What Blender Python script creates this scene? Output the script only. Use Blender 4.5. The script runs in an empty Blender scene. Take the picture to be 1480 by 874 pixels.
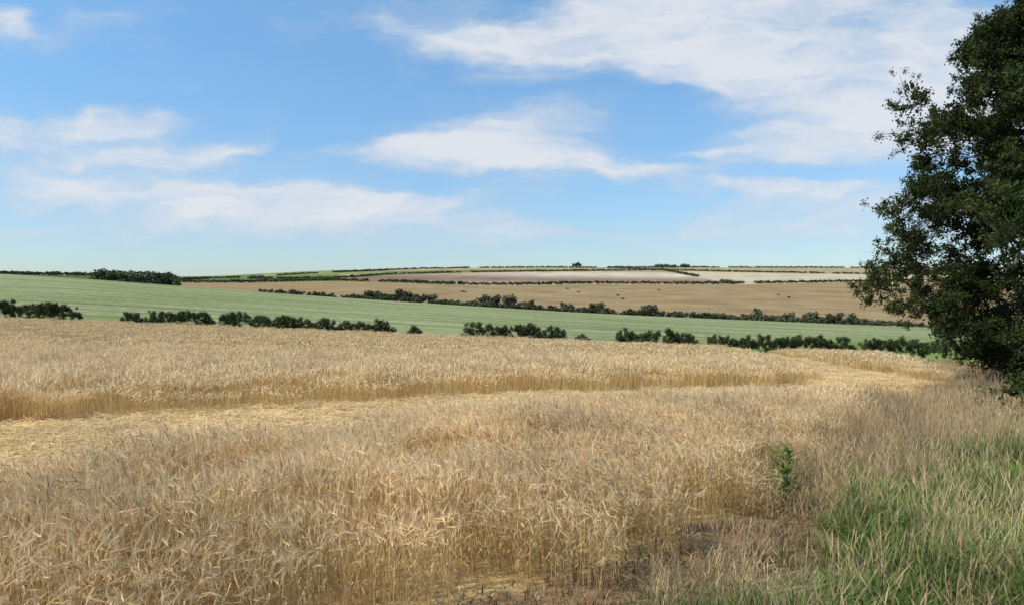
import bpy, math, random
import numpy as np
from mathutils import Vector, Matrix
rng=np.random.default_rng(7); random.seed(7)
sc=bpy.context.scene
EYE=2.2          # camera height above the ground under it
F=1069.0
# ---------------------------------------------------------------- terrain
def formula(x,y):
    x=np.clip(x,-70,70); y=np.clip(y,-20,None)
    return -EYE-0.046*y-0.00047*x*y
cols=np.array([-500,0,130,300,450,650,850,1050,1270,1480,2000.])
crest=np.array([384,395,403,416,427,440,452,461,470,477,490.])
rows=[(300,crest),(340,crest+1.5),(420,crest+4)]
rows+= [(600,np.array([388,404,408,419,427,435,441,445,450,455,460.])),
        (800,np.array([388,404,407,414,419,422,424,426,428,430,435.])),
        (1000,np.array([388,403,406,410,411,412,413,413,413,414,415.])),
        (1300,np.array([388,400,402,406,404,404,404,404,404,404,405.])),
        (1600,np.array([388,398,400,403,397,395,395,395,395,395,396.])),
        (2000,np.array([388,396,398,400,391,387,386,386.5,387,388,388.])),
        (2600,np.array([392,399,401,403,395,391,390,390,390,391,391.])),
        (9000,np.full(11,414.))]
LY=np.linspace(math.log(40),math.log(9000),700); NU=240
UU=np.linspace(-1.3,1.3,NU)
def smooth_e(u,yv):
    out=[];
    q=740+F*u
    cr=np.interp(q,cols,crest)
    base=420-F*formula(u*88,np.full_like(u,88.))/88
    ys=[88]; es=[base]
    for yy,k in((115,.27),(150,.53),(220,.85)):
        ys.append(yy); es.append(base+(cr-base)*k)
    for yy,r in rows:
        ys.append(yy); es.append(np.interp(q,cols,r))
    return ys,es
ys,es=smooth_e(UU,None)
ys=np.log(np.array(ys)); es=np.array(es)
G=np.zeros((len(LY),NU))
for j in range(NU): G[:,j]=np.interp(LY,ys,es[:,j])
for i,l in enumerate(LY):
    if l<math.log(88):
        y=math.exp(l); G[i]=420-F*formula(UU*y,np.full(NU,y))/y
def blur(A,k,ax):
    ker=np.hanning(k+2)[1:-1]; ker/=ker.sum()
    P=np.pad(A,[(k//2,k//2) if a==ax else (0,0) for a in (0,1)],mode='edge')
    return np.apply_along_axis(lambda v:np.convolve(v,ker,'valid'),ax,P)
G=blur(G,17,0); G=blur(G,15,1)
def H(x,y):
    x=np.asarray(x,float); y=np.asarray(y,float)
    near=formula(x,y)
    yc=np.clip(y,41,8999); u=np.clip(x/yc,-1.299,1.299)
    fi=(np.log(yc)-LY[0])/(LY[1]-LY[0]); fj=(u-UU[0])/(UU[1]-UU[0])
    i=np.clip(fi.astype(int),0,len(LY)-2); j=np.clip(fj.astype(int),0,NU-2)
    a=fi-i; b=fj-j
    e=(G[i,j]*(1-a)*(1-b)+G[i+1,j]*a*(1-b)+G[i,j+1]*(1-a)*b+G[i+1,j+1]*a*b)
    far=(420-e)/F*yc
    t=np.clip((y-55)/20,0,1)
    z=near*(1-t)+far*t
    z=z+0.03*np.sin(x*1.3+2*np.sin(y*.4))*np.sin(y*1.1+x*.3)*np.clip(1-y/60,0,1)
    return z+EYE
def pxu(q): return (q-740)/F
# ---------------------------------------------------------------- field layout (metres)
def x_edge(y): return np.interp(y,[-3,0,4,5.9,7.3,9.4,12.3,15,18,21],[-9,-6,-2.3,-0.1,1.5,3.0,5.0,6.8,8.6,10.2])
def y_back(x): return np.interp(x,[-14,-5.1,-3.4,-.5,3.7,6.9,9],[2.5,7.8,10.4,14.0,16.6,18.2,19.6])
def y_front2(x): return np.interp(x,[-30,-10.5,-6.3,-.8,4,9.5,12],[5,16,19.3,23.,25,27,29])
def x_R(y): return np.interp(y,[25,30,34,54,86],[10.,12.0,13.2,17.8,25])
def x_B(y): return np.interp(y,[18,22,28,40,60,88],[9.3,12.5,17,22,31,44])
def nz(x,y,s,a): return a*(np.sin(x*s+1.7*np.sin(y*s*.7))+np.sin(y*s*1.3+1.1*np.sin(x*s*.9+2)))
def zone_near(x,y):
    """0 verge 1 near barley 2 swath 3 far barley 4 right strip"""
    e=nz(x,y,2.3,.13)
    z=np.zeros(x.shape,int)
    infield=(x<np.where(y<20,x_edge(y),x_B(y))+e)&(y<87)
    z[infield]=2
    z[infield&(y<y_back(x)+e)&(x<x_edge(y)+e)]=1
    z[infield&(y>y_front2(x)+e)&(x<x_R(y)+e)]=3
    z[infield&(x>x_R(y)+5.5+e)&(y>29)]=4
    return z
# ---------------------------------------------------------------- materials
def new_mat(name):
    m=bpy.data.materials.new(name); m.use_nodes=True; nt=m.node_tree; nt.nodes.clear(); return m,nt
def node(nt,t,**k):
    n=nt.nodes.new(t)
    for a,b in k.items(): setattr(n,a,b)
    return n
def setin(nt,s,v):
    if isinstance(v,bpy.types.NodeSocket): nt.links.new(v,s)
    elif v is not None: s.default_value=v
def math_n(nt,op,a,b=None,c=None,clamp=False):
    n=node(nt,'ShaderNodeMath',operation=op,use_clamp=clamp)
    for i,v in enumerate((a,b,c)):
        setin(nt,n.inputs[i],v)
    return n.outputs[0]
def noise(nt,vec,scale,detail=4,rough=.55,dist=0,dim='3D'):
    n=node(nt,'ShaderNodeTexNoise'); n.noise_dimensions=dim; n.inputs['Scale'].default_value=scale
    n.inputs['Detail'].default_value=detail; n.inputs['Roughness'].default_value=rough
    n.inputs['Distortion'].default_value=dist
    if vec is not None: nt.links.new(vec,n.inputs['Vector'])
    return n
def maprange(nt,v,a,b,c,d,smooth=False):
    n=node(nt,'ShaderNodeMapRange'); 
    if smooth: n.interpolation_type='SMOOTHSTEP'
    setin(nt,n.inputs[0],v)
    for i,k in enumerate((a,b,c,d)): n.inputs[i+1].default_value=k
    return n.outputs[0]
def mulcol(nt,col,f):
    n=node(nt,'ShaderNodeVectorMath',operation='SCALE'); nt.links.new(col,n.inputs[0]); setin(nt,n.inputs[3],f); return n.outputs[0]
def leaf_mat(name,trans=.25,patch=.15,var=.35,patchamp=.3,tint=None):
    m,nt=new_mat(name)
    at=node(nt,'ShaderNodeAttribute',attribute_name='Col')
    oi=node(nt,'ShaderNodeObjectInfo'); geo=node(nt,'ShaderNodeNewGeometry')
    r=maprange(nt,oi.outputs['Random'],0,1,1-var/2,1+var/2)
    nn=noise(nt,geo.outputs['Position'],patch,2,dim='2D')
    p=maprange(nt,nn.outputs['Fac'],.3,.7,1-patchamp,1+patchamp)
    f=math_n(nt,'MULTIPLY',r,p)
    c=mulcol(nt,at.outputs['Color'],f)
    d=node(nt,'ShaderNodeBsdfDiffuse'); nt.links.new(c,d.inputs[0]); out=d.outputs[0]
    if trans>0:
        t=node(nt,'ShaderNodeBsdfTranslucent'); mx=node(nt,'ShaderNodeMixShader')
        nt.links.new(c,t.inputs[0]); mx.inputs[0].default_value=trans
        nt.links.new(d.outputs[0],mx.inputs[1]); nt.links.new(t.outputs[0],mx.inputs[2]); out=mx.outputs[0]
    o=node(nt,'ShaderNodeOutputMaterial'); nt.links.new(out,o.inputs[0])
    return m
M_barley=leaf_mat('barley_straw',.24,.45,.10,.13)
M_grass=leaf_mat('grass_blades',.3,.5,.35,.3)
M_leaf=leaf_mat('tree_leaves',.2,.45,.6,.35)
M_hedge=leaf_mat('hedge_leaves',0,.2,.5,.3)
M_far=leaf_mat('distant_foliage',0,.02,.6,.25)
def bark():
    m,nt=new_mat('bark'); geo=node(nt,'ShaderNodeTexCoord'); n=noise(nt,geo.outputs['Object'],6,6,.65)
    cr=node(nt,'ShaderNodeValToRGB'); cr.color_ramp.elements[0].color=(.03,.024,.018,1); cr.color_ramp.elements[1].color=(.12,.10,.075,1)
    nt.links.new(n.outputs[0],cr.inputs[0])
    b=node(nt,'ShaderNodeBsdfPrincipled'); b.inputs['Roughness'].default_value=.9; nt.links.new(cr.outputs[0],b.inputs[0])
    bp=node(nt,'ShaderNodeBump'); bp.inputs['Strength'].default_value=.6; nt.links.new(n.outputs[0],bp.inputs['Height']); nt.links.new(bp.outputs[0],b.inputs['Normal'])
    o=node(nt,'ShaderNodeOutputMaterial'); nt.links.new(b.outputs[0],o.inputs[0]); return m
M_bark=bark()
def ground_mat():
    m,nt=new_mat('field_ground')
    at=node(nt,'ShaderNodeAttribute',attribute_name='Col'); st=node(nt,'ShaderNodeAttribute',attribute_name='stripe')
    geo=node(nt,'ShaderNodeNewGeometry'); P=geo.outputs['Position']
    n1=noise(nt,P,5,5,.7,dim='2D'); n2=noise(nt,P,.35,4,.6,dim='2D'); n3=noise(nt,P,.02,4,.6,dim='2D')
    f=math_n(nt,'MULTIPLY',maprange(nt,n1.outputs[0],.25,.75,.72,1.28),maprange(nt,n2.outputs[0],.3,.7,.88,1.12))
    f=math_n(nt,'MULTIPLY',f,maprange(nt,n3.outputs[0],.3,.7,.82,1.18))
    # drill rows
    mp=node(nt,'ShaderNodeMapping'); mp.inputs['Rotation'].default_value=(0,0,math.radians(4)); mp.inputs['Scale'].default_value=(.012,.35,0)
    nt.links.new(P,mp.inputs[0]); s1=noise(nt,mp.outputs[0],1,4,.65,dim='2D')
    mp2=node(nt,'ShaderNodeMapping'); mp2.inputs['Rotation'].default_value=(0,0,math.radians(4)); mp2.inputs['Scale'].default_value=(.006,.09,0)
    nt.links.new(P,mp2.inputs[0]); s2=noise(nt,mp2.outputs[0],1,3,.6,dim='2D')
    sp=noise(nt,P,.5,6,.8,dim='2D')
    s=math_n(nt,'ADD',maprange(nt,s1.outputs[0],.42,.64,0,.95,True),maprange(nt,s2.outputs[0],.45,.7,0,.5,True))
    s=math_n(nt,'MULTIPLY',s,maprange(nt,sp.outputs[0],.4,.62,.2,1.35))
    s=math_n(nt,'MULTIPLY',s,st.outputs['Fac'],clamp=True)
    base=mulcol(nt,at.outputs['Color'],f)
    mx=node(nt,'ShaderNodeMix',data_type='RGBA'); nt.links.new(s,mx.inputs[0]); nt.links.new(base,mx.inputs[6]); mx.inputs[7].default_value=(.37,.38,.22,1)
    b=node(nt,'ShaderNodeBsdfDiffuse'); nt.links.new(mx.outputs[2],b.inputs[0])
    o=node(nt,'ShaderNodeOutputMaterial'); nt.links.new(b.outputs[0],o.inputs[0]); return m
# ---------------------------------------------------------------- ground sheet
def mesh_np(name,V,Fc,mat,cols=None,smooth=False):
    me=bpy.data.meshes.new(name)
    me.from_pydata(V.tolist() if hasattr(V,'tolist') else V,[],Fc.tolist() if hasattr(Fc,'tolist') else Fc)
    if cols is not None:
        a=me.color_attributes.new('Col','FLOAT_COLOR','POINT')
        c=np.ones((len(V),4),np.float32); c[:,:3]=np.asarray(cols)[:,:3]; a.data.foreach_set('color',c.ravel())
    me.materials.append(mat)
    if smooth: me.polygons.foreach_set('use_smooth',[True]*len(me.polygons))
    me.update(); return me
th=np.concatenate([np.arange(-180,-50,5),np.arange(-50,50.01,.25),np.arange(55,180,5)])
th=np.radians(th)
rr=np.concatenate([np.arange(.4,12,.15),12*np.exp(np.linspace(0,math.log(90/12),150)),90*np.exp(np.linspace(0.01,math.log(2600/90),330)),[3200,4200,6000,8500]])
R,T=np.meshgrid(rr,th,indexing='ij'); X=R*np.sin(T); Y=R*np.cos(T); Z=H(X,Y)
nr,ntn=R.shape
V=np.stack([X.ravel(),Y.ravel(),Z.ravel()],1)
idx=np.arange(nr*ntn).reshape(nr,ntn); nx=np.roll(idx,-1,axis=1)
Fq=np.stack([idx[:-1],nx[:-1],nx[1:],idx[1:]],-1).reshape(-1,4)
V=np.vstack([V,[0,0,float(H(0.,0.))]])
C=np.zeros((len(V),3)); S=np.zeros(len(V))
x=V[:,0]; y=V[:,1]
zn=zone_near(x,y)
C[:]=(.11,.10,.05)
verge_d=x-x_edge(y)
dirt=np.clip(1-(verge_d-.8)/1.5,0,1)*np.clip((12-y)/4,0,1)
C[zn==0]=(np.array((.10,.12,.045))[None]*(1-dirt[:,None])+np.array((.22,.145,.08))[None]*dirt[:,None])[zn==0]
C[(zn==1)|(zn==3)|(zn==4)]=(.36,.26,.12)
C[zn==2]=(.44,.32,.14)
q=740+F*x/np.maximum(y,1)
g=(y>=87)&(y<318)
gc=np.array((.175,.215,.085))[None]*np.ones((len(V),1))
rgt=np.clip((q-950)/300,0,1)*np.clip((190-y)/60,0,1)
gc=gc*(1-rgt[:,None])+np.array((.135,.215,.045))*rgt[:,None]
C[g]=gc[g]; S[g]=(1-.7*rgt)[g]
# hedge lines on the far hillside: (bearing column, distance)
HA=([370,490,580,650,720,780,850,980,1060,1200,1340,1500],[1150,1200,1100,1010,985,1010,1075,1050,1060,1130,1200,1250])
HB=([480,560,700,850,960],[1330,1540,1650,1720,1760])
HE=([960,1060,1200,1340,1500],[1760,1660,1560,1500,1480])
far=y>=318
yA=np.interp(q,*HA); yB=np.interp(q,HB[0]+HE[0][1:],HB[1]+HE[1][1:]); 
xC=np.interp(y,[1060,1400,1760],[1060,1010,960])
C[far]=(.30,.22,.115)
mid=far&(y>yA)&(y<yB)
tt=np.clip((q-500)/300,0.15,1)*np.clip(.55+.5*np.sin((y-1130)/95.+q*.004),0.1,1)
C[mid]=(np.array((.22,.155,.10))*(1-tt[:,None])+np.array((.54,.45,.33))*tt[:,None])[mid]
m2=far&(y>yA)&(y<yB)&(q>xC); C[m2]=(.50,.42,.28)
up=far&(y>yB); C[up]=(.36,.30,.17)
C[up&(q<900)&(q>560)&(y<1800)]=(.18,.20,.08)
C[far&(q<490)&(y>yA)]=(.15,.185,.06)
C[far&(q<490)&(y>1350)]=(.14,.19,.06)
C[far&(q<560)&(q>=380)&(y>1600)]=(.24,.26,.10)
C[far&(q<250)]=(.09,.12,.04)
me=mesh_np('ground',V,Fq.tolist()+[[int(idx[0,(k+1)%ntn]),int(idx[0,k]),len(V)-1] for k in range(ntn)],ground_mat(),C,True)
a=me.attributes.new('stripe','FLOAT','POINT'); a.data.foreach_set('value',S.astype(np.float32))
ob=bpy.data.objects.new('ground',me); sc.collection.objects.link(ob)
if me.polygons[5000].normal.z<0: me.flip_normals()
# ---------------------------------------------------------------- ribbons builder
class MB:
    def __init__(s): s.v=[];s.f=[];s.c=[]
    def ribbon(s,P,w,side,col):
        n=len(P); b=len(s.v)
        for i in range(n):
            if w[i]<=1e-5: s.v.append(P[i]); s.c.append(col); continue
            s.v.append(P[i]-side*w[i]); s.v.append(P[i]+side*w[i]); s.c+= [col,col]
        k=b; prev=None
        for i in range(n):
            cur=[k] if w[i]<=1e-5 else [k,k+1]; k+=len(cur)
            if prev is not None:
                if len(prev)==2 and len(cur)==2: s.f.append((prev[0],prev[1],cur[1],cur[0]))
                elif len(prev)==2: s.f.append((prev[0],prev[1],cur[0]))
                elif len(cur)==2: s.f.append((prev[0],cur[1],cur[0]))
            prev=cur
    def obj(s,name,mat):
        me=mesh_np(name,np.array(s.v),[list(f) for f in s.f],mat,np.array(s.c)); return bpy.data.objects.new(name,me)
def unit(v): return v/(np.linalg.norm(v)+1e-9)
def rv(s): return rng.normal(0,s,3)
def jc(c,a=.15):
    k=1+rng.uniform(-a,a); return (c[0]*k,c[1]*k*(1+rng.uniform(-.04,.04)),c[2]*k*(1+rng.uniform(-.1,.1)))
def stalk(mb,x,y,h,lod,wind):
    a=rng.uniform(0,2*math.pi); dirv=unit(np.array([math.cos(a)*.7+wind,math.sin(a)*.7,0]))
    lean=rng.uniform(.0,.2); n=[3,2,2][lod]
    p0=np.array([x,y,-.03]); ws=[.002,.004,.012][lod]
    P=[]
    for i in range(n):
        t=i/(n-1); P.append(p0+np.array([0,0,h*t])+dirv*lean*t*t*h*1.3)
    va=rng.uniform(0,math.pi); side=np.array([math.cos(va),math.sin(va),0])
    stem=jc((.66,.48,.22),.22); ear=jc((.85,.65,.37),.2)
    if rng.uniform()<.16: ear=jc((.50,.33,.17),.2)
    mb.ribbon(P,[ws]*n,side,stem)
    top=P[-1]
    nod=rng.uniform(.05,.8)
    L=rng.uniform(.07,.10)*(1 if lod==0 else 1.2)
    d=unit(dirv*nod+np.array([0,0,1-nod*1.15]))
    neck=top+unit(dirv*.5*nod+np.array([0,0,1]))*.04
    s2=unit(np.cross(d,np.array([0,0,1.])+rv(.3))); s3=unit(np.cross(d,s2))
    w=[.0050,.0095,.022][lod]
    e=[top,neck,neck+d*L*.5,neck+d*L+np.array([0,0,-.01])]
    mb.ribbon(e,[ws*.8,w*.9,w,w*.35],s2,ear)
    if lod==0: mb.ribbon(e[1:],[w*.9,w,w*.35],s3,ear)
    if lod==0:
        for k in range(5):
            b=neck+d*L*rng.uniform(.0,.9); dd=unit(d+rv(.17)); al=rng.uniform(.09,.15)
            mb.ribbon([b,b+dd*al],[.0017,0],unit(np.cross(dd,rv(1))),jc((.88,.70,.43),.15))
    elif lod==1:
        b=neck+d*L*.5; dd=unit(d+rv(.15)); mb.ribbon([b,b+dd*.16],[.009,0],s2,jc((.87,.68,.41),.15))
    for k in range([1,0,0][lod]):
        t=rng.uniform(.25,.85); b=p0+np.array([0,0,h*t])+dirv*lean*t*t*h*1.3
        a2=rng.uniform(0,2*math.pi); o=np.array([math.cos(a2),math.sin(a2),0]); l=rng.uniform(.08,.2)
        mb.ribbon([b,b+o*l*.5+np.array([0,0,l*.45]),b+o*l*.9+np.array([0,0,l*.1])],[.002,.0045 if lod==0 else .008,0],np.cross(o,[0,0,1.]),jc((.62,.46,.24),.25))
def col_of(name,objs):
    c=bpy.data.collections.new(name)
    for o in objs: c.objects.link(o)
    return c
bar=[]
for i in range(16):
    lod=0 if i<6 else (1 if i<11 else 2)
    mb=MB(); r,n=[(.45,300),(.75,260),(1.35,240)][lod]
    hb=rng.uniform(0,6.28,4)
    for k in range(n):
        xx,yy=rng.uniform(-r,r,2)
        hh=rng.normal(.72,.06)+.04*math.sin(xx*4/r+hb[0])*math.sin(yy*4/r+hb[1])
        stalk(mb,xx,yy,hh,lod,-.35)
    bar.append(mb.obj('barley_clump_%02d'%i,M_barley))
C_bar=col_of('barley_parts',bar)
# straw pieces
strw=[]
for i in range(5):
    mb=MB()
    for k in range(200):
        p=np.array([*rng.uniform(-.5,.5,2),rng.uniform(.0,.11)]); a=rng.normal(.5,.7); d=np.array([math.cos(a),math.sin(a),rng.normal(0,.18)]); l=rng.uniform(.1,.35)
        mb.ribbon([p-d*l/2,p+d*l/2],[.006,.006],unit(np.cross(d,[0,0,1])+rv(.3)),jc((.82,.63,.35),.3))
    for k in range(60):
        p=np.array([*rng.uniform(-.5,.5,2),-.02]); mb.ribbon([p,p+np.array([*rng.normal(0,.02,2),rng.uniform(.08,.16)])],[.004,.004],unit(np.array([*rng.normal(0,1,2),0])),jc((.62,.46,.22),.25))
    strw.append(mb.obj('straw_patch_%02d'%i,M_barley))
C_str=col_of('straw_parts',strw)
def blades(mb,n,r,h0,h1,w,colsel,arch=.6,seed=False):
    for k in range(n):
        a=rng.uniform(0,6.28); rad=r*math.sqrt(rng.uniform()); b=rng.uniform(0,6.28)
        p=np.array([rad*math.cos(b),rad*math.sin(b),-.02]); h=rng.uniform(h0,h1); o=np.array([math.cos(a),math.sin(a),0]); ar=arch*rng.uniform(.2,1.)
        P=[p+np.array([0,0,h*t*(1-.35*ar*t*t)])+o*h*ar*t*t*.8 for t in (0,.35,.7,1.)]
        c=jc(colsel[rng.integers(len(colsel))],.25); s=np.cross(o,[0,0,1.])
        if seed:
            mb.ribbon(P,[w*.5]*4,s,c); d=unit(P[3]-P[2]); 
            mb.ribbon([P[3]-d*.02,P[3]+d*.05,P[3]+d*.15],[w*.6,w*1.8,0],s,jc((.58,.44,.26),.2)); mb.ribbon([P[3],P[3]+d*.06,P[3]+d*.15],[w*.6,w*1.6,0],unit(np.cross(d,s)),jc((.58,.44,.26),.2))
        else: mb.ribbon(P,[w*.8,w,w*.7,0],s,c)
gr=[]
GREEN=[(.16,.23,.055),(.21,.28,.08),(.12,.18,.04),(.25,.29,.10),(.17,.24,.05),(.38,.34,.18)]
DRY=[(.60,.46,.25),(.52,.39,.20),(.66,.52,.30),(.34,.25,.12)]
for i in range(12):
    mb=MB()
    if i<5:   # green tufts
        blades(mb,190,.3,.2,.5,.0055,GREEN[:5] if i<3 else GREEN,1.2); blades(mb,8 if i<4 else 26,.25,.35,.66,.0027,DRY,.5,True)
    elif i<9: # dry grass
        blades(mb,70,.22,.25,.6,.004,DRY,.8); blades(mb,36,.24,.45,.8,.0028,DRY,.45,True)
    else:     # brown litter / dead weeds
        blades(mb,70,.3,.04,.16,.005,[(.30,.17,.08),(.38,.25,.13),(.22,.14,.08),(.45,.34,.2),(.12,.16,.05)],1.2)
    gr.append(mb.obj('grass_tuft_%02d'%i,M_grass))
C_gr=col_of('grass_parts',gr)
def leafball(n,r,size,col,mat,name,flat=1.,shell=.5,lobes=None,leafw=.45):
    mb=MB()
    for k in range(n):
        d=unit(rv(1)); rad=r*(shell+(1-shell)*rng.uniform())*rng.uniform(.75,1.12)
        c=np.zeros(3)
        if lobes is not None:
            L=lobes[rng.integers(len(lobes))]; c=np.array(L[:3]); rad*=L[3]
        p=c+d*rad*np.array([1,1,flat]); t=unit(rv(1)+d*.4); s=unit(np.cross(t,d+rv(.5))); l=size*rng.uniform(.7,1.3)
        cc=jc(col,.35)
        mb.ribbon([p-t*l*.5,p,p+t*l*.5],[0,l*leafw,0],s,cc)
    return mb.obj(name,mat)
LEAF=(.050,.066,.023)
tl=[leafball(44,.38,.13,LEAF,M_leaf,'leaf_cluster_%02d'%i,.8,.1,leafw=.27) for i in range(6)]
C_tl=col_of('leaf_parts',tl)
hd=[leafball(150,.5,.19,(.074,.088,.038),M_hedge,'hedge_clump_%02d'%i,1.25,.1,leafw=.3) for i in range(5)]
C_hd=col_of('hedge_parts',hd)
dt=[]
for i in range(5):
    lob=[(0,0,.55,.6)]+[(rng.uniform(-.38,.38),rng.uniform(-.38,.38),rng.uniform(.3,.8),rng.uniform(.35,.6)) for _ in range(6)]
    o=leafball(420,.5,.12,(.10,.112,.062),M_far,'far_tree_%02d'%i,.9,.3,lob); dt.append(o)  # leaf colour lifted and slightly blued: distance haze painted into it
C_dt=col_of('far_tree_parts',dt)
# ---------------------------------------------------------------- scatter through geometry nodes
def scatter(name,P,rot,scl,ids,coll,parent=None):
    P=np.asarray(P,float); n=len(P)
    me=bpy.data.meshes.new(name); me.vertices.add(n); me.vertices.foreach_set('co',P.astype(np.float32).ravel())
    rot=np.asarray(rot,np.float32); scl=np.asarray(scl,np.float32)
    if scl.ndim==1: scl=np.repeat(scl[:,None],3,1)
    a=me.attributes.new('rot','FLOAT_VECTOR','POINT'); a.data.foreach_set('vector',rot.ravel())
    a=me.attributes.new('scl','FLOAT_VECTOR','POINT'); a.data.foreach_set('vector',scl.ravel())
    a=me.attributes.new('idx','INT','POINT'); a.data.foreach_set('value',np.asarray(ids,np.int32))
    ob=bpy.data.objects.new(name,me); sc.collection.objects.link(ob)
    if parent: ob.parent=parent
    ng=bpy.data.node_groups.new(name+'_gn','GeometryNodeTree')
    ng.interface.new_socket('Geometry',in_out='INPUT',socket_type='NodeSocketGeometry'); ng.interface.new_socket('Geometry',in_out='OUTPUT',socket_type='NodeSocketGeometry')
    N=ng.nodes; i=N.new('NodeGroupInput'); o=N.new('NodeGroupOutput'); ip=N.new('GeometryNodeInstanceOnPoints'); ci=N.new('GeometryNodeCollectionInfo')
    ci.inputs['Collection'].default_value=coll; ci.inputs['Separate Children'].default_value=True; ci.inputs['Reset Children'].default_value=True
    ip.inputs['Pick Instance'].default_value=True
    def na(nm,t):
        x=N.new('GeometryNodeInputNamedAttribute'); x.data_type=t; x.inputs['Name'].default_value=nm; return x.outputs['Attribute']
    L=ng.links
    L.new(i.outputs[0],ip.inputs['Points']); L.new(ci.outputs[0],ip.inputs['Instance']); L.new(na('idx','INT'),ip.inputs['Instance Index'])
    er=N.new('FunctionNodeEulerToRotation'); L.new(na('rot','FLOAT_VECTOR'),er.inputs[0]); L.new(er.outputs[0],ip.inputs['Rotation'])
    L.new(na('scl','FLOAT_VECTOR'),ip.inputs['Scale']); L.new(ip.outputs[0],o.inputs[0])
    md=ob.modifiers.new('scatter','NODES'); md.node_group=ng
    return ob
def jgrid(x0,x1,y0,y1,s,j=.2):
    gx,gy=np.meshgrid(np.arange(x0,x1,s),np.arange(y0,y1,s)); gx=gx.ravel(); gy=gy.ravel()
    return gx+rng.uniform(-j,j,gx.size)*s, gy+rng.uniform(-j,j,gx.size)*s
def infan(x,y,m=2,k=.74): return (np.abs(x)<k*np.maximum(y,0)+m)&(x*x+y*y>2.0**2)
def edge_dist(x,y,z):
    """rough distance to the nearest crop margin"""
    d=np.full(x.shape,9.)
    n=z==1; d[n]=np.minimum((x_edge(y)-x)*.75,(y_back(x)-y)*.8)[n]
    n=z==3; d[n]=np.minimum((y-y_front2(x))*.85,(x_R(y)-x)*.9)[n]
    n=z==4; d[n]=(x-x_R(y)-5.5)[n]
    return d
# barley
BP=[];BR=[];BS=[];BI=[]
for (y0,y1,s,i0,i1) in ((.5,17,.76,0,6),(17,40,1.25,6,11),(40,88,2.3,11,16)):
    gx,gy=jgrid(-80,60,y0,y1,s,.12)
    zz=zone_near(gx,gy); k=infan(gx,gy)&((zz==1)|(zz==3)|(zz==4)); gx,gy,zz=gx[k],gy[k],zz[k]
    ed=edge_dist(gx,gy,zz)
    n=len(gx); BP.append(np.stack([gx,gy,H(gx,gy)],1)); BR.append(np.stack([rng.normal(0,.06,n),rng.normal(0,.06,n),rng.uniform(-.5,.5,n)],1))
    ef=np.clip(.66+.34*ed/1.3,.62,1)
    sz=rng.uniform(.88,1.1,n)*(1+nz(gx,gy,.9,.045))*ef*np.where(zz==1,1.,.88); BS.append(np.stack([np.ones(n),np.ones(n),sz],1)); BI.append(rng.integers(i0,i1,n))
scatter('barley_field',np.vstack(BP),np.vstack(BR),np.vstack(BS),np.concatenate(BI),C_bar)
# straw swath
gx,gy=jgrid(-40,45,2,86,.85); k=infan(gx,gy)&(zone_near(gx,gy)==2); gx,gy=gx[k],gy[k]; k=(gy<40)|(rng.uniform(size=len(gx))<.3); gx,gy=gx[k],gy[k]; n=len(gx)
row=np.exp(-((gy-(y_back(gx)+1.6))/1.0)**2)*(gx<8)
sz=rng.uniform(.6,1.3,n)*(1+1.1*row)
scatter('cut_straw',np.stack([gx,gy,H(gx,gy)+.12*row],1),np.stack([rng.normal(0,.05,n),rng.normal(0,.05,n),rng.normal(0,.3,n)],1),np.stack([np.ones(n)*1.1,np.ones(n)*1.1,sz],1),rng.integers(0,5,n),C_str)
# verge
gx,gy=jgrid(-4,30,1.5,40,.36,.45); zz=zone_near(gx,gy)
d=gx-np.where(gy<20,x_edge(gy),x_B(gy)); k=infan(gx,gy)&(zz==0)&(d>.05); gx,gy,d=gx[k],gy[k],d[k]; n=len(gx); u=rng.uniform(size=n)
gstart=2.0+nz(gx,gy,1.1,.3)+np.clip((gy-11)*.3,0,3)
kind=np.where(d>gstart,0,1)
bare=(d<gstart-.2)&(gy<8.3); kind=np.where(bare,2,kind)
kind=np.where((kind==2)&(u<.09),1,kind); kind=np.where((kind==0)&(u<.09),1,kind); kind=np.where((kind==1)&(u>.95),0,kind)
den=np.where((kind==1)&(gy<12),.7,1.); k=rng.uniform(size=n)<den; gx,gy,kind=gx[k],gy[k],kind[k]
for nm,kd,i0,i1,s0,s1 in (('green_grass_verge',0,0,5,.7,1.2),('dry_grass_verge',1,5,9,.65,1.05),('dead_weed_litter',2,9,12,.8,1.6)):
    k=kind==kd; a,b=gx[k],gy[k]; n=len(a)
    z=rng.uniform(s0,s1,n)*(1+np.where(kd<2,nz(a,b,1.7,.14),0))
    if kd==1: z=np.where(b<9,z*.6,z)
    scatter(nm,np.stack([a,b,H(a,b)],1),np.stack([rng.normal(0,.08,n),rng.normal(0,.08,n),rng.uniform(0,6.28,n)],1),np.stack([np.ones(n),np.ones(n),z],1),rng.integers(i0,i1,n),C_gr)
# ---------------------------------------------------------------- tree
def tube(V,Fc,pts,rads,ns=8):
    b0=len(V)
    for i,(p,r) in enumerate(zip(pts,rads)):
        d=unit(pts[min(i+1,len(pts)-1)]-pts[max(i-1,0)]); s=unit(np.cross(d,[.31,.95,.05])); t=np.cross(d,s)
        for k in range(ns):
            a=2*math.pi*k/ns; V.append(p+(s*math.cos(a)+t*math.sin(a))*r)
    for i in range(len(pts)-1):
        for k in range(ns):
            a=b0+i*ns+k; b=b0+i*ns+(k+1)%ns; Fc.append([a,b,b+ns,a+ns])
def limb(p0,p1,n,wob,sag=0):
    L=np.linalg.norm(p1-p0); P=[]
    for i in range(n):
        t=i/(n-1); P.append(p0+(p1-p0)*t+rv(wob*L)*(0 if i in(0,n-1) else 1)+np.array([0,0,L*sag*math.sin(math.pi*t)]))
    return P
TX,TY=17.0,23.5; TZ=float(H(TX,TY))
tree=bpy.data.objects.new('ash_tree',None); sc.collection.objects.link(tree); tree.location=(TX,TY,TZ)
HT=12.9
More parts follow.
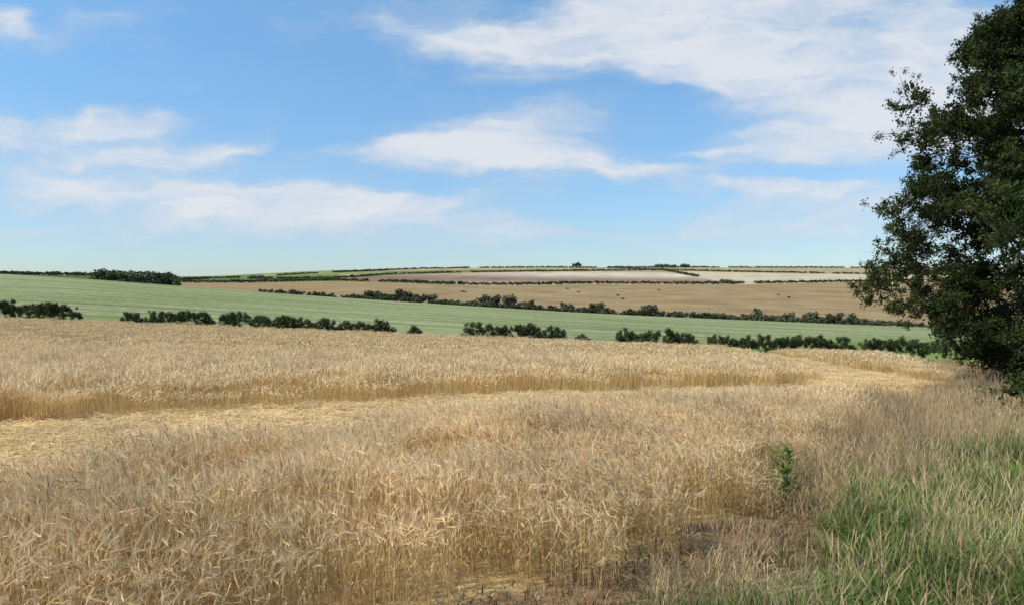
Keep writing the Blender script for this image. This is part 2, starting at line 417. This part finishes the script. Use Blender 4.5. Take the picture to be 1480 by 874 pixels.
env_h=np.array([.2,.9,1.9,2.6,3.3,4.6,5.6,7.4,8.1,9.5,11.2,12.3,13.2]); env_r=np.array([2.0,3.0,4.0,4.8,5.0,4.9,4.6,4.6,4.4,3.9,2.8,1.7,.4])
V=[];Fc=[]
tp=[np.array([0.1*math.sin(i),.12*math.sin(i*1.7),HT*.9*i/12]) for i in range(13)]; tp[0]=np.array([0,0,-.3])
tube(V,Fc,tp,[.34*(1-i/12.5)**.8+.03 for i in range(13)],10)
LP=[];LR=[];LS=[]
for k in range(320):
    h=rng.uniform(.8,12.5); a=k*2.39996; Rm=np.interp(h,env_h,env_r)*(1+.10*math.sin(h*2.3+a*2))
    rad=Rm*rng.uniform(.3,.97); lr=rng.uniform(.35,.95)*(.6 if h>10 else 1)
    rad=min(rad,Rm-lr*.3); c=np.array([math.cos(a)*rad,math.sin(a)*rad,h])
    hb=max(.8,h-rad*rng.uniform(.45,.9)); i=min(11,int(hb/(HT*.9)*12)); f=hb/(HT*.9)*12-i
    p0=tp[i]*(1-f)+tp[min(i+1,12)]*f
    if k%3==0:
        P=limb(p0,c,6,.03,.05); r0=.09*(1-h/18)
        tube(V,Fc,P,[r0*(1-j/5.3) for j in range(6)],5)
    for j in range(7):
        e=c+unit(rv(1)+np.array([0,0,.2]))*lr*rng.uniform(.7,1.7); P=limb(c,e,3,.06); tube(V,Fc,P,[.018,.012,.004],4)
        for m in range(5):
            t=rng.uniform(.3,1.1); p=c+(e-c)*t+rv(.10)
            LP.append(p); LR.append(rng.uniform(0,6.28,3)); LS.append(rng.uniform(.5,1.15)*(1.15-.5*t))
me=mesh_np('trunk_and_limbs',np.array(V),Fc,M_bark,None,True); o=bpy.data.objects.new('trunk_and_limbs',me); sc.collection.objects.link(o); o.parent=tree
scatter('leaves',LP,LR,LS,rng.integers(0,6,len(LP)),C_tl,tree)
# bramble / shrubs below the tree
def clumps(name,pts,coll,nvar,smin,smax,zs=1.):
    pts=np.array(pts); n=len(pts); s=rng.uniform(smin,smax,n)
    return scatter(name,pts,rng.uniform(0,6.28,(n,3))*np.array([.1,.1,1]),np.stack([s,s,s*zs],1),rng.integers(0,nvar,n),coll)
P=[]
for k in range(620):
    a,b=rng.uniform(10.8,21),rng.uniform(14.,27); hh=1.4*rng.uniform()**.8*min(1,max(.2,(a/b-.57)*6))
    if a/b<.60: continue
    P.append((a,b,float(H(a,b))+hh))
clumps('bramble_bush',P,C_tl,6,.8,1.3)
# thistle / green weed at the crop edge
mb=MB(); base=np.array([0,0,0.])
mb.ribbon([np.array([0,0,0.]),np.array([.03,0,.4]),np.array([.02,.02,.9])],[.008,.007,.004],np.array([1.,0,0]),(.12,.18,.06))
for k in range(120):
    h=rng.uniform(.25,.9); a=rng.uniform(0,6.28); o2=np.array([math.cos(a),math.sin(a),rng.uniform(-.2,.8)]); l=rng.uniform(.1,.24)*(1.25-h*.4); p=np.array([.02,.01,h])+rv(.045)
    mb.ribbon([p,p+o2*l*.5,p+o2*l],[.004,.02,0],unit(np.cross(o2,[0,0,1])),jc((.12,.19,.04),.4))
o=mb.obj('thistle_plant',M_grass); sc.collection.objects.link(o); wx,wy=3.22,8.7; o.location=(wx,wy,float(H(wx,wy))); o.scale=(.85,.85,.8)
# ---------------------------------------------------------------- hedges
YH=89.
def hseg(q0,q1,h=2.5,w=.9):
    P=[]; x0,x1=pxu(q0)*YH,pxu(q1)*YH; L=x1-x0; n=max(12,int(L*22)); h=h-.25
    for k in range(n):
        t=rng.uniform(); xx=x0+L*t; e=min(1,min(t,1-t)*L/1.0+.35); hh=(h+.16*math.sin(xx*1.1)+.12*math.sin(xx*2.7+1)+.1*math.sin(xx*6.1))*e**.5
        if rng.uniform()<.04: hh+=.3
        yy=YH+rng.uniform(-w,w); P.append((xx,yy,float(H(xx,yy))+(hh-.3)*rng.uniform(.05,1)**.6))
    return P
segs=[(-120,112,2.7),(176,205,2.3),(212,310,2.4),(318,398,2.5),(394,486,2.3),(489,570,2.2),(588,608,1.9),(668,820,2.5),(832,852,1.8),(890,1006,2.5),(1025,1092,2.3),(1096,1235,2.6),(1245,1400,2.8),(1405,1600,3.)]
for q0,q1,h in segs:
    clumps('hedge',hseg(q0,q1,h),C_hd,5,.4,.85)
# distant rows
def line(px,dist,step,h,jit=1.5,gap=0.):
    P=[]
    for i in range(len(px)-1):
        a=np.array([pxu(px[i])*dist[i],dist[i]]); b=np.array([pxu(px[i+1])*dist[i+1],dist[i+1]]); L=np.linalg.norm(b-a)
        for k in range(int(L/step)+1):
            p=a+(b-a)*(k+rng.uniform())*step/L
            if math.sin(p[0]*.021+dist[0])+math.sin(p[0]*.057+1)>1.75-gap*3: continue
            P.append((p[0]+rng.normal(0,jit),p[1]+rng.normal(0,jit),0))
    P=np.array(P); P[:,2]=H(P[:,0],P[:,1])-h*.12; return P
def rowobj(name,P,s0,s1,zs):
    n=len(P); s=rng.uniform(s0,s1,n)
    return scatter(name,P,np.stack([np.zeros(n),np.zeros(n),rng.uniform(0,6.28,n)],1),np.stack([s,s,s*zs],1),rng.integers(0,5,n),C_dt)
farh=[]
for pts in (HA,HB,HE,([960,1010,1060],[1760,1400,1060]),([480,600,780,880,960],[1750,1920,1960,1900,1780]),([880,1000,1200,1480,1700],[1950,1960,1960,1960,1960]),
            ([250,350,450,490],[1000,1060,1200,1230]),([360,420,480],[1400,1330,1330]),([400,500,560],[1600,1750,1850]),([250,300,380],[1200,1500,1500])):
    farh.append(line(pts[0],pts[1],3.,4,1.0,.02))
rowobj('distant_hedgerows',np.vstack(farh),5.5,8,.8)
P=np.vstack([line([380,500],[430,430],2,4,3,.1),line([500,640],[430,440],1.5,4,5),line([640,1300],[430,430],1.1,4,4,0),line([1300,1600],[420,420],2,4,3)])
rowobj('distant_tree_row',P,3.5,6.5,.85)
def pts(lst,jit,n):
    P=[]
    for q,dv in lst:
        for k in range(n): P.append((pxu(q)*dv+rng.normal(0,jit),dv+rng.normal(0,jit),0))
    P=np.array(P); P[:,2]=H(P[:,0],P[:,1])-.8; return P
rowobj('distant_trees',pts([(530,440),(545,440),(562,445),(580,440),(600,440),(618,440),(696,440),(714,440),(733,440),(766,445),(822,440),(858,440),(940,430),(1093,440),(1140,430),(1180,430),(1205,430),(1235,430)],1.5,2),7,11,.9)
P=[]
for k in range(420):
    q=rng.uniform(-300,250); dv=rng.uniform(1750,2050); P.append((pxu(q)*dv,dv,0))
P=np.array(P); P[:,2]=H(P[:,0],P[:,1])-2
rowobj('distant_woodland',P,10,16,.8)
P=[]
for k in range(230):
    q=rng.triangular(135,195,258); dv=rng.uniform(620,700); P.append((pxu(q)*dv,dv,0))
P=np.array(P); P[:,2]=H(P[:,0],P[:,1])-1.5
rowobj('distant_copse',P,8,17,.85)
rowobj('skyline_trees',pts([(834,1960),(838,1960),(950,1900),(965,1900),(975,1900),(988,1900)],5,2),13,19,.9)
# straw bales
bv=[];bf=[]
for q,dv in ((668,800),(672,790),(690,640),(836,820),(893,760),(900,700),(1140,760),(1125,800),(952,880),(820,900)):
    cx,cy=pxu(q)*dv,dv; cz=float(H(cx,cy)); a=rng.uniform(0,3); ca,sa=math.cos(a),math.sin(a); b=len(bv)
    prof=[(-.7,.0),(.7,.0),(.9,.2),(.9,1.3),(.7,1.5),(-.7,1.5),(-.9,1.3),(-.9,.2)]
    for l in (-1.5,1.5):
        for (w,h) in prof: bv.append((cx+l*ca-w*sa,cy+l*sa+w*ca,cz+h))
    bf.append([b+i for i in range(8)][::-1]); bf.append([b+8+i for i in range(8)])
    for i in range(8): bf.append([b+i,b+(i+1)%8,b+8+(i+1)%8,b+8+i])
m,nt=new_mat('weathered_bale'); d=node(nt,'ShaderNodeBsdfDiffuse'); d.inputs[0].default_value=(.10,.08,.05,1); o=node(nt,'ShaderNodeOutputMaterial'); nt.links.new(d.outputs[0],o.inputs[0])
me=mesh_np('straw_bales',bv,bf,m); sc.collection.objects.link(bpy.data.objects.new('straw_bales',me))
# ---------------------------------------------------------------- light and sky
AZ,EL=math.radians(252),math.radians(50)
sd=Vector((math.sin(AZ)*math.cos(EL),math.cos(AZ)*math.cos(EL),math.sin(EL)))
sl=bpy.data.lights.new('sun','SUN'); sl.energy=4.3; sl.angle=math.radians(.6); sl.color=(1,.93,.80)
so=bpy.data.objects.new('sun',sl); sc.collection.objects.link(so); so.rotation_euler=sd.to_track_quat('Z','Y').to_euler()
w=bpy.data.worlds.new('World'); sc.world=w; w.use_nodes=True; nt=w.node_tree; nt.nodes.clear()
sky=node(nt,'ShaderNodeTexSky',sky_type='NISHITA'); sky.sun_disc=False; sky.sun_elevation=EL; sky.sun_rotation=AZ; sky.air_density=1.0; sky.dust_density=.3; sky.ozone_density=1.6
tc=node(nt,'ShaderNodeTexCoord'); sx=node(nt,'ShaderNodeSeparateXYZ'); nt.links.new(tc.outputs['Generated'],sx.inputs[0])
rp=node(nt,'ShaderNodeMix',data_type='RGBA'); nt.links.new(maprange(nt,sx.outputs[2],0,.36,0,1),rp.inputs[0]); rp.inputs[6].default_value=(.90,1.07,1.34,1); rp.inputs[7].default_value=(1.25,1.68,1.82,1)
tm=node(nt,'ShaderNodeVectorMath',operation='MULTIPLY'); nt.links.new(sky.outputs[0],tm.inputs[0]); nt.links.new(rp.outputs[2],tm.inputs[1])
b1=node(nt,'ShaderNodeBackground'); b1.inputs[1].default_value=.1; nt.links.new(tm.outputs[0],b1.inputs[0])
yy=math_n(nt,'MAXIMUM',math_n(nt,'ABSOLUTE',sx.outputs[1]),.05)
cx=node(nt,'ShaderNodeCombineXYZ'); nt.links.new(math_n(nt,'DIVIDE',sx.outputs[0],yy),cx.inputs[0]); nt.links.new(math_n(nt,'DIVIDE',sx.outputs[2],yy),cx.inputs[1])
P0=cx.outputs[0]
def mapping(v,loc=(0,0,0),rot=0,scale=(1,1,1),t='POINT'):
    mp=node(nt,'ShaderNodeMapping',vector_type=t); mp.inputs[1].default_value=loc; mp.inputs[2].default_value=(0,0,rot); mp.inputs[3].default_value=scale; nt.links.new(v,mp.inputs[0]); return mp.outputs[0]
wn=noise(nt,mapping(P0,scale=(3,7,1)),1.3,4,.6,dim='2D')
sub=node(nt,'ShaderNodeVectorMath',operation='SUBTRACT'); nt.links.new(wn.outputs['Color'],sub.inputs[0]); sub.inputs[1].default_value=(.5,.5,.5)
mul=node(nt,'ShaderNodeVectorMath',operation='MULTIPLY'); nt.links.new(sub.outputs[0],mul.inputs[0]); mul.inputs[1].default_value=(.20,.08,0)
add=node(nt,'ShaderNodeVectorMath',operation='ADD'); nt.links.new(P0,add.inputs[0]); nt.links.new(mul.outputs[0],add.inputs[1]); Pw=add.outputs[0]
clouds=[ # px,py,halfw,halfh,tilt deg,amp
 (1180,60,320,85,-8,1.3),(1010,25,200,50,-12,.9),(830,60,280,36,-4,.8),(1260,135,150,36,-14,1.),(1400,90,150,70,0,.9),(1000,120,110,20,-14,.8),(680,50,160,20,0,.5),
 (1215,212,160,30,3,1.1),(1150,190,90,10,0,.6),(1020,215,70,7,0,.6),
 (715,190,125,32,-3,1.1),(700,235,215,20,0,.9),(880,240,130,12,-4,.7),(600,210,95,15,6,.8),
 (60,185,180,22,-2,.95),(200,180,65,14,6,.95),(120,225,220,20,-4,.8),(350,214,65,14,14,.85),
 (15,28,80,18,-16,1.05),(170,45,90,26,-20,.55),(120,278,370,34,-4,.85),(400,290,200,22,0,.7),(620,290,110,16,6,.7),
 (1030,275,120,15,-6,.85),(1190,277,90,10,0,.7),(1270,295,160,26,0,.8),(700,335,1000,30,0,.75)]
acc=None
for px,py,hw,hh,tl_,am in clouds:
    v=mapping(Pw,((px-740)/F,(420-py)/F,0),math.radians(tl_),(hw/F,hh/F,1),'TEXTURE')
    l=node(nt,'ShaderNodeVectorMath',operation='DOT_PRODUCT'); nt.links.new(v,l.inputs[0]); nt.links.new(v,l.inputs[1])
    e=math_n(nt,'MULTIPLY',math_n(nt,'EXPONENT',math_n(nt,'MULTIPLY',l.outputs['Value'],-.8)),am)
    acc=e if acc is None else math_n(nt,'ADD',acc,e)
cn=noise(nt,mapping(Pw,rot=math.radians(6),scale=(3.2,11,1)),1.6,7,.62,dim='2D')
cn2=noise(nt,mapping(Pw,(3,5,0),rot=math.radians(-14),scale=(7,20,1)),1.2,6,.65,dim='2D')
dens=math_n(nt,'MULTIPLY_ADD',math_n(nt,'SUBTRACT',cn.outputs[0],.5),1.3,math_n(nt,'MINIMUM',acc,1.15))
dens=math_n(nt,'MULTIPLY_ADD',math_n(nt,'SUBTRACT',cn2.outputs[0],.5),.8,dens)
cm=maprange(nt,dens,.05,1.35,0,.92,True)
cm=math_n(nt,'MULTIPLY',cm,maprange(nt,sx.outputs[2],0,.08,.4,1))
cc=node(nt,'ShaderNodeMix',data_type='RGBA'); nt.links.new(maprange(nt,dens,.4,1.3,0,1),cc.inputs[0]); cc.inputs[6].default_value=(.56,.68,.82,1); cc.inputs[7].default_value=(.86,.89,.94,1)
b2=node(nt,'ShaderNodeBackground'); nt.links.new(cc.outputs[2],b2.inputs[0]); b2.inputs[1].default_value=.9
mx=node(nt,'ShaderNodeMixShader'); nt.links.new(cm,mx.inputs[0]); nt.links.new(b1.outputs[0],mx.inputs[1]); nt.links.new(b2.outputs[0],mx.inputs[2])
wo=node(nt,'ShaderNodeOutputWorld'); nt.links.new(mx.outputs[0],wo.inputs[0])
# ---------------------------------------------------------------- camera
cd=bpy.data.cameras.new('camera'); cd.lens=26; cd.sensor_width=36; cd.clip_start=.05; cd.clip_end=20000
co=bpy.data.objects.new('camera',cd); sc.collection.objects.link(co); co.location=(0,0,EYE); co.rotation_euler=(math.radians(90-.91),0,0); sc.camera=co
sc.view_settings.view_transform='Standard'; sc.view_settings.look='None'; sc.view_settings.exposure=0
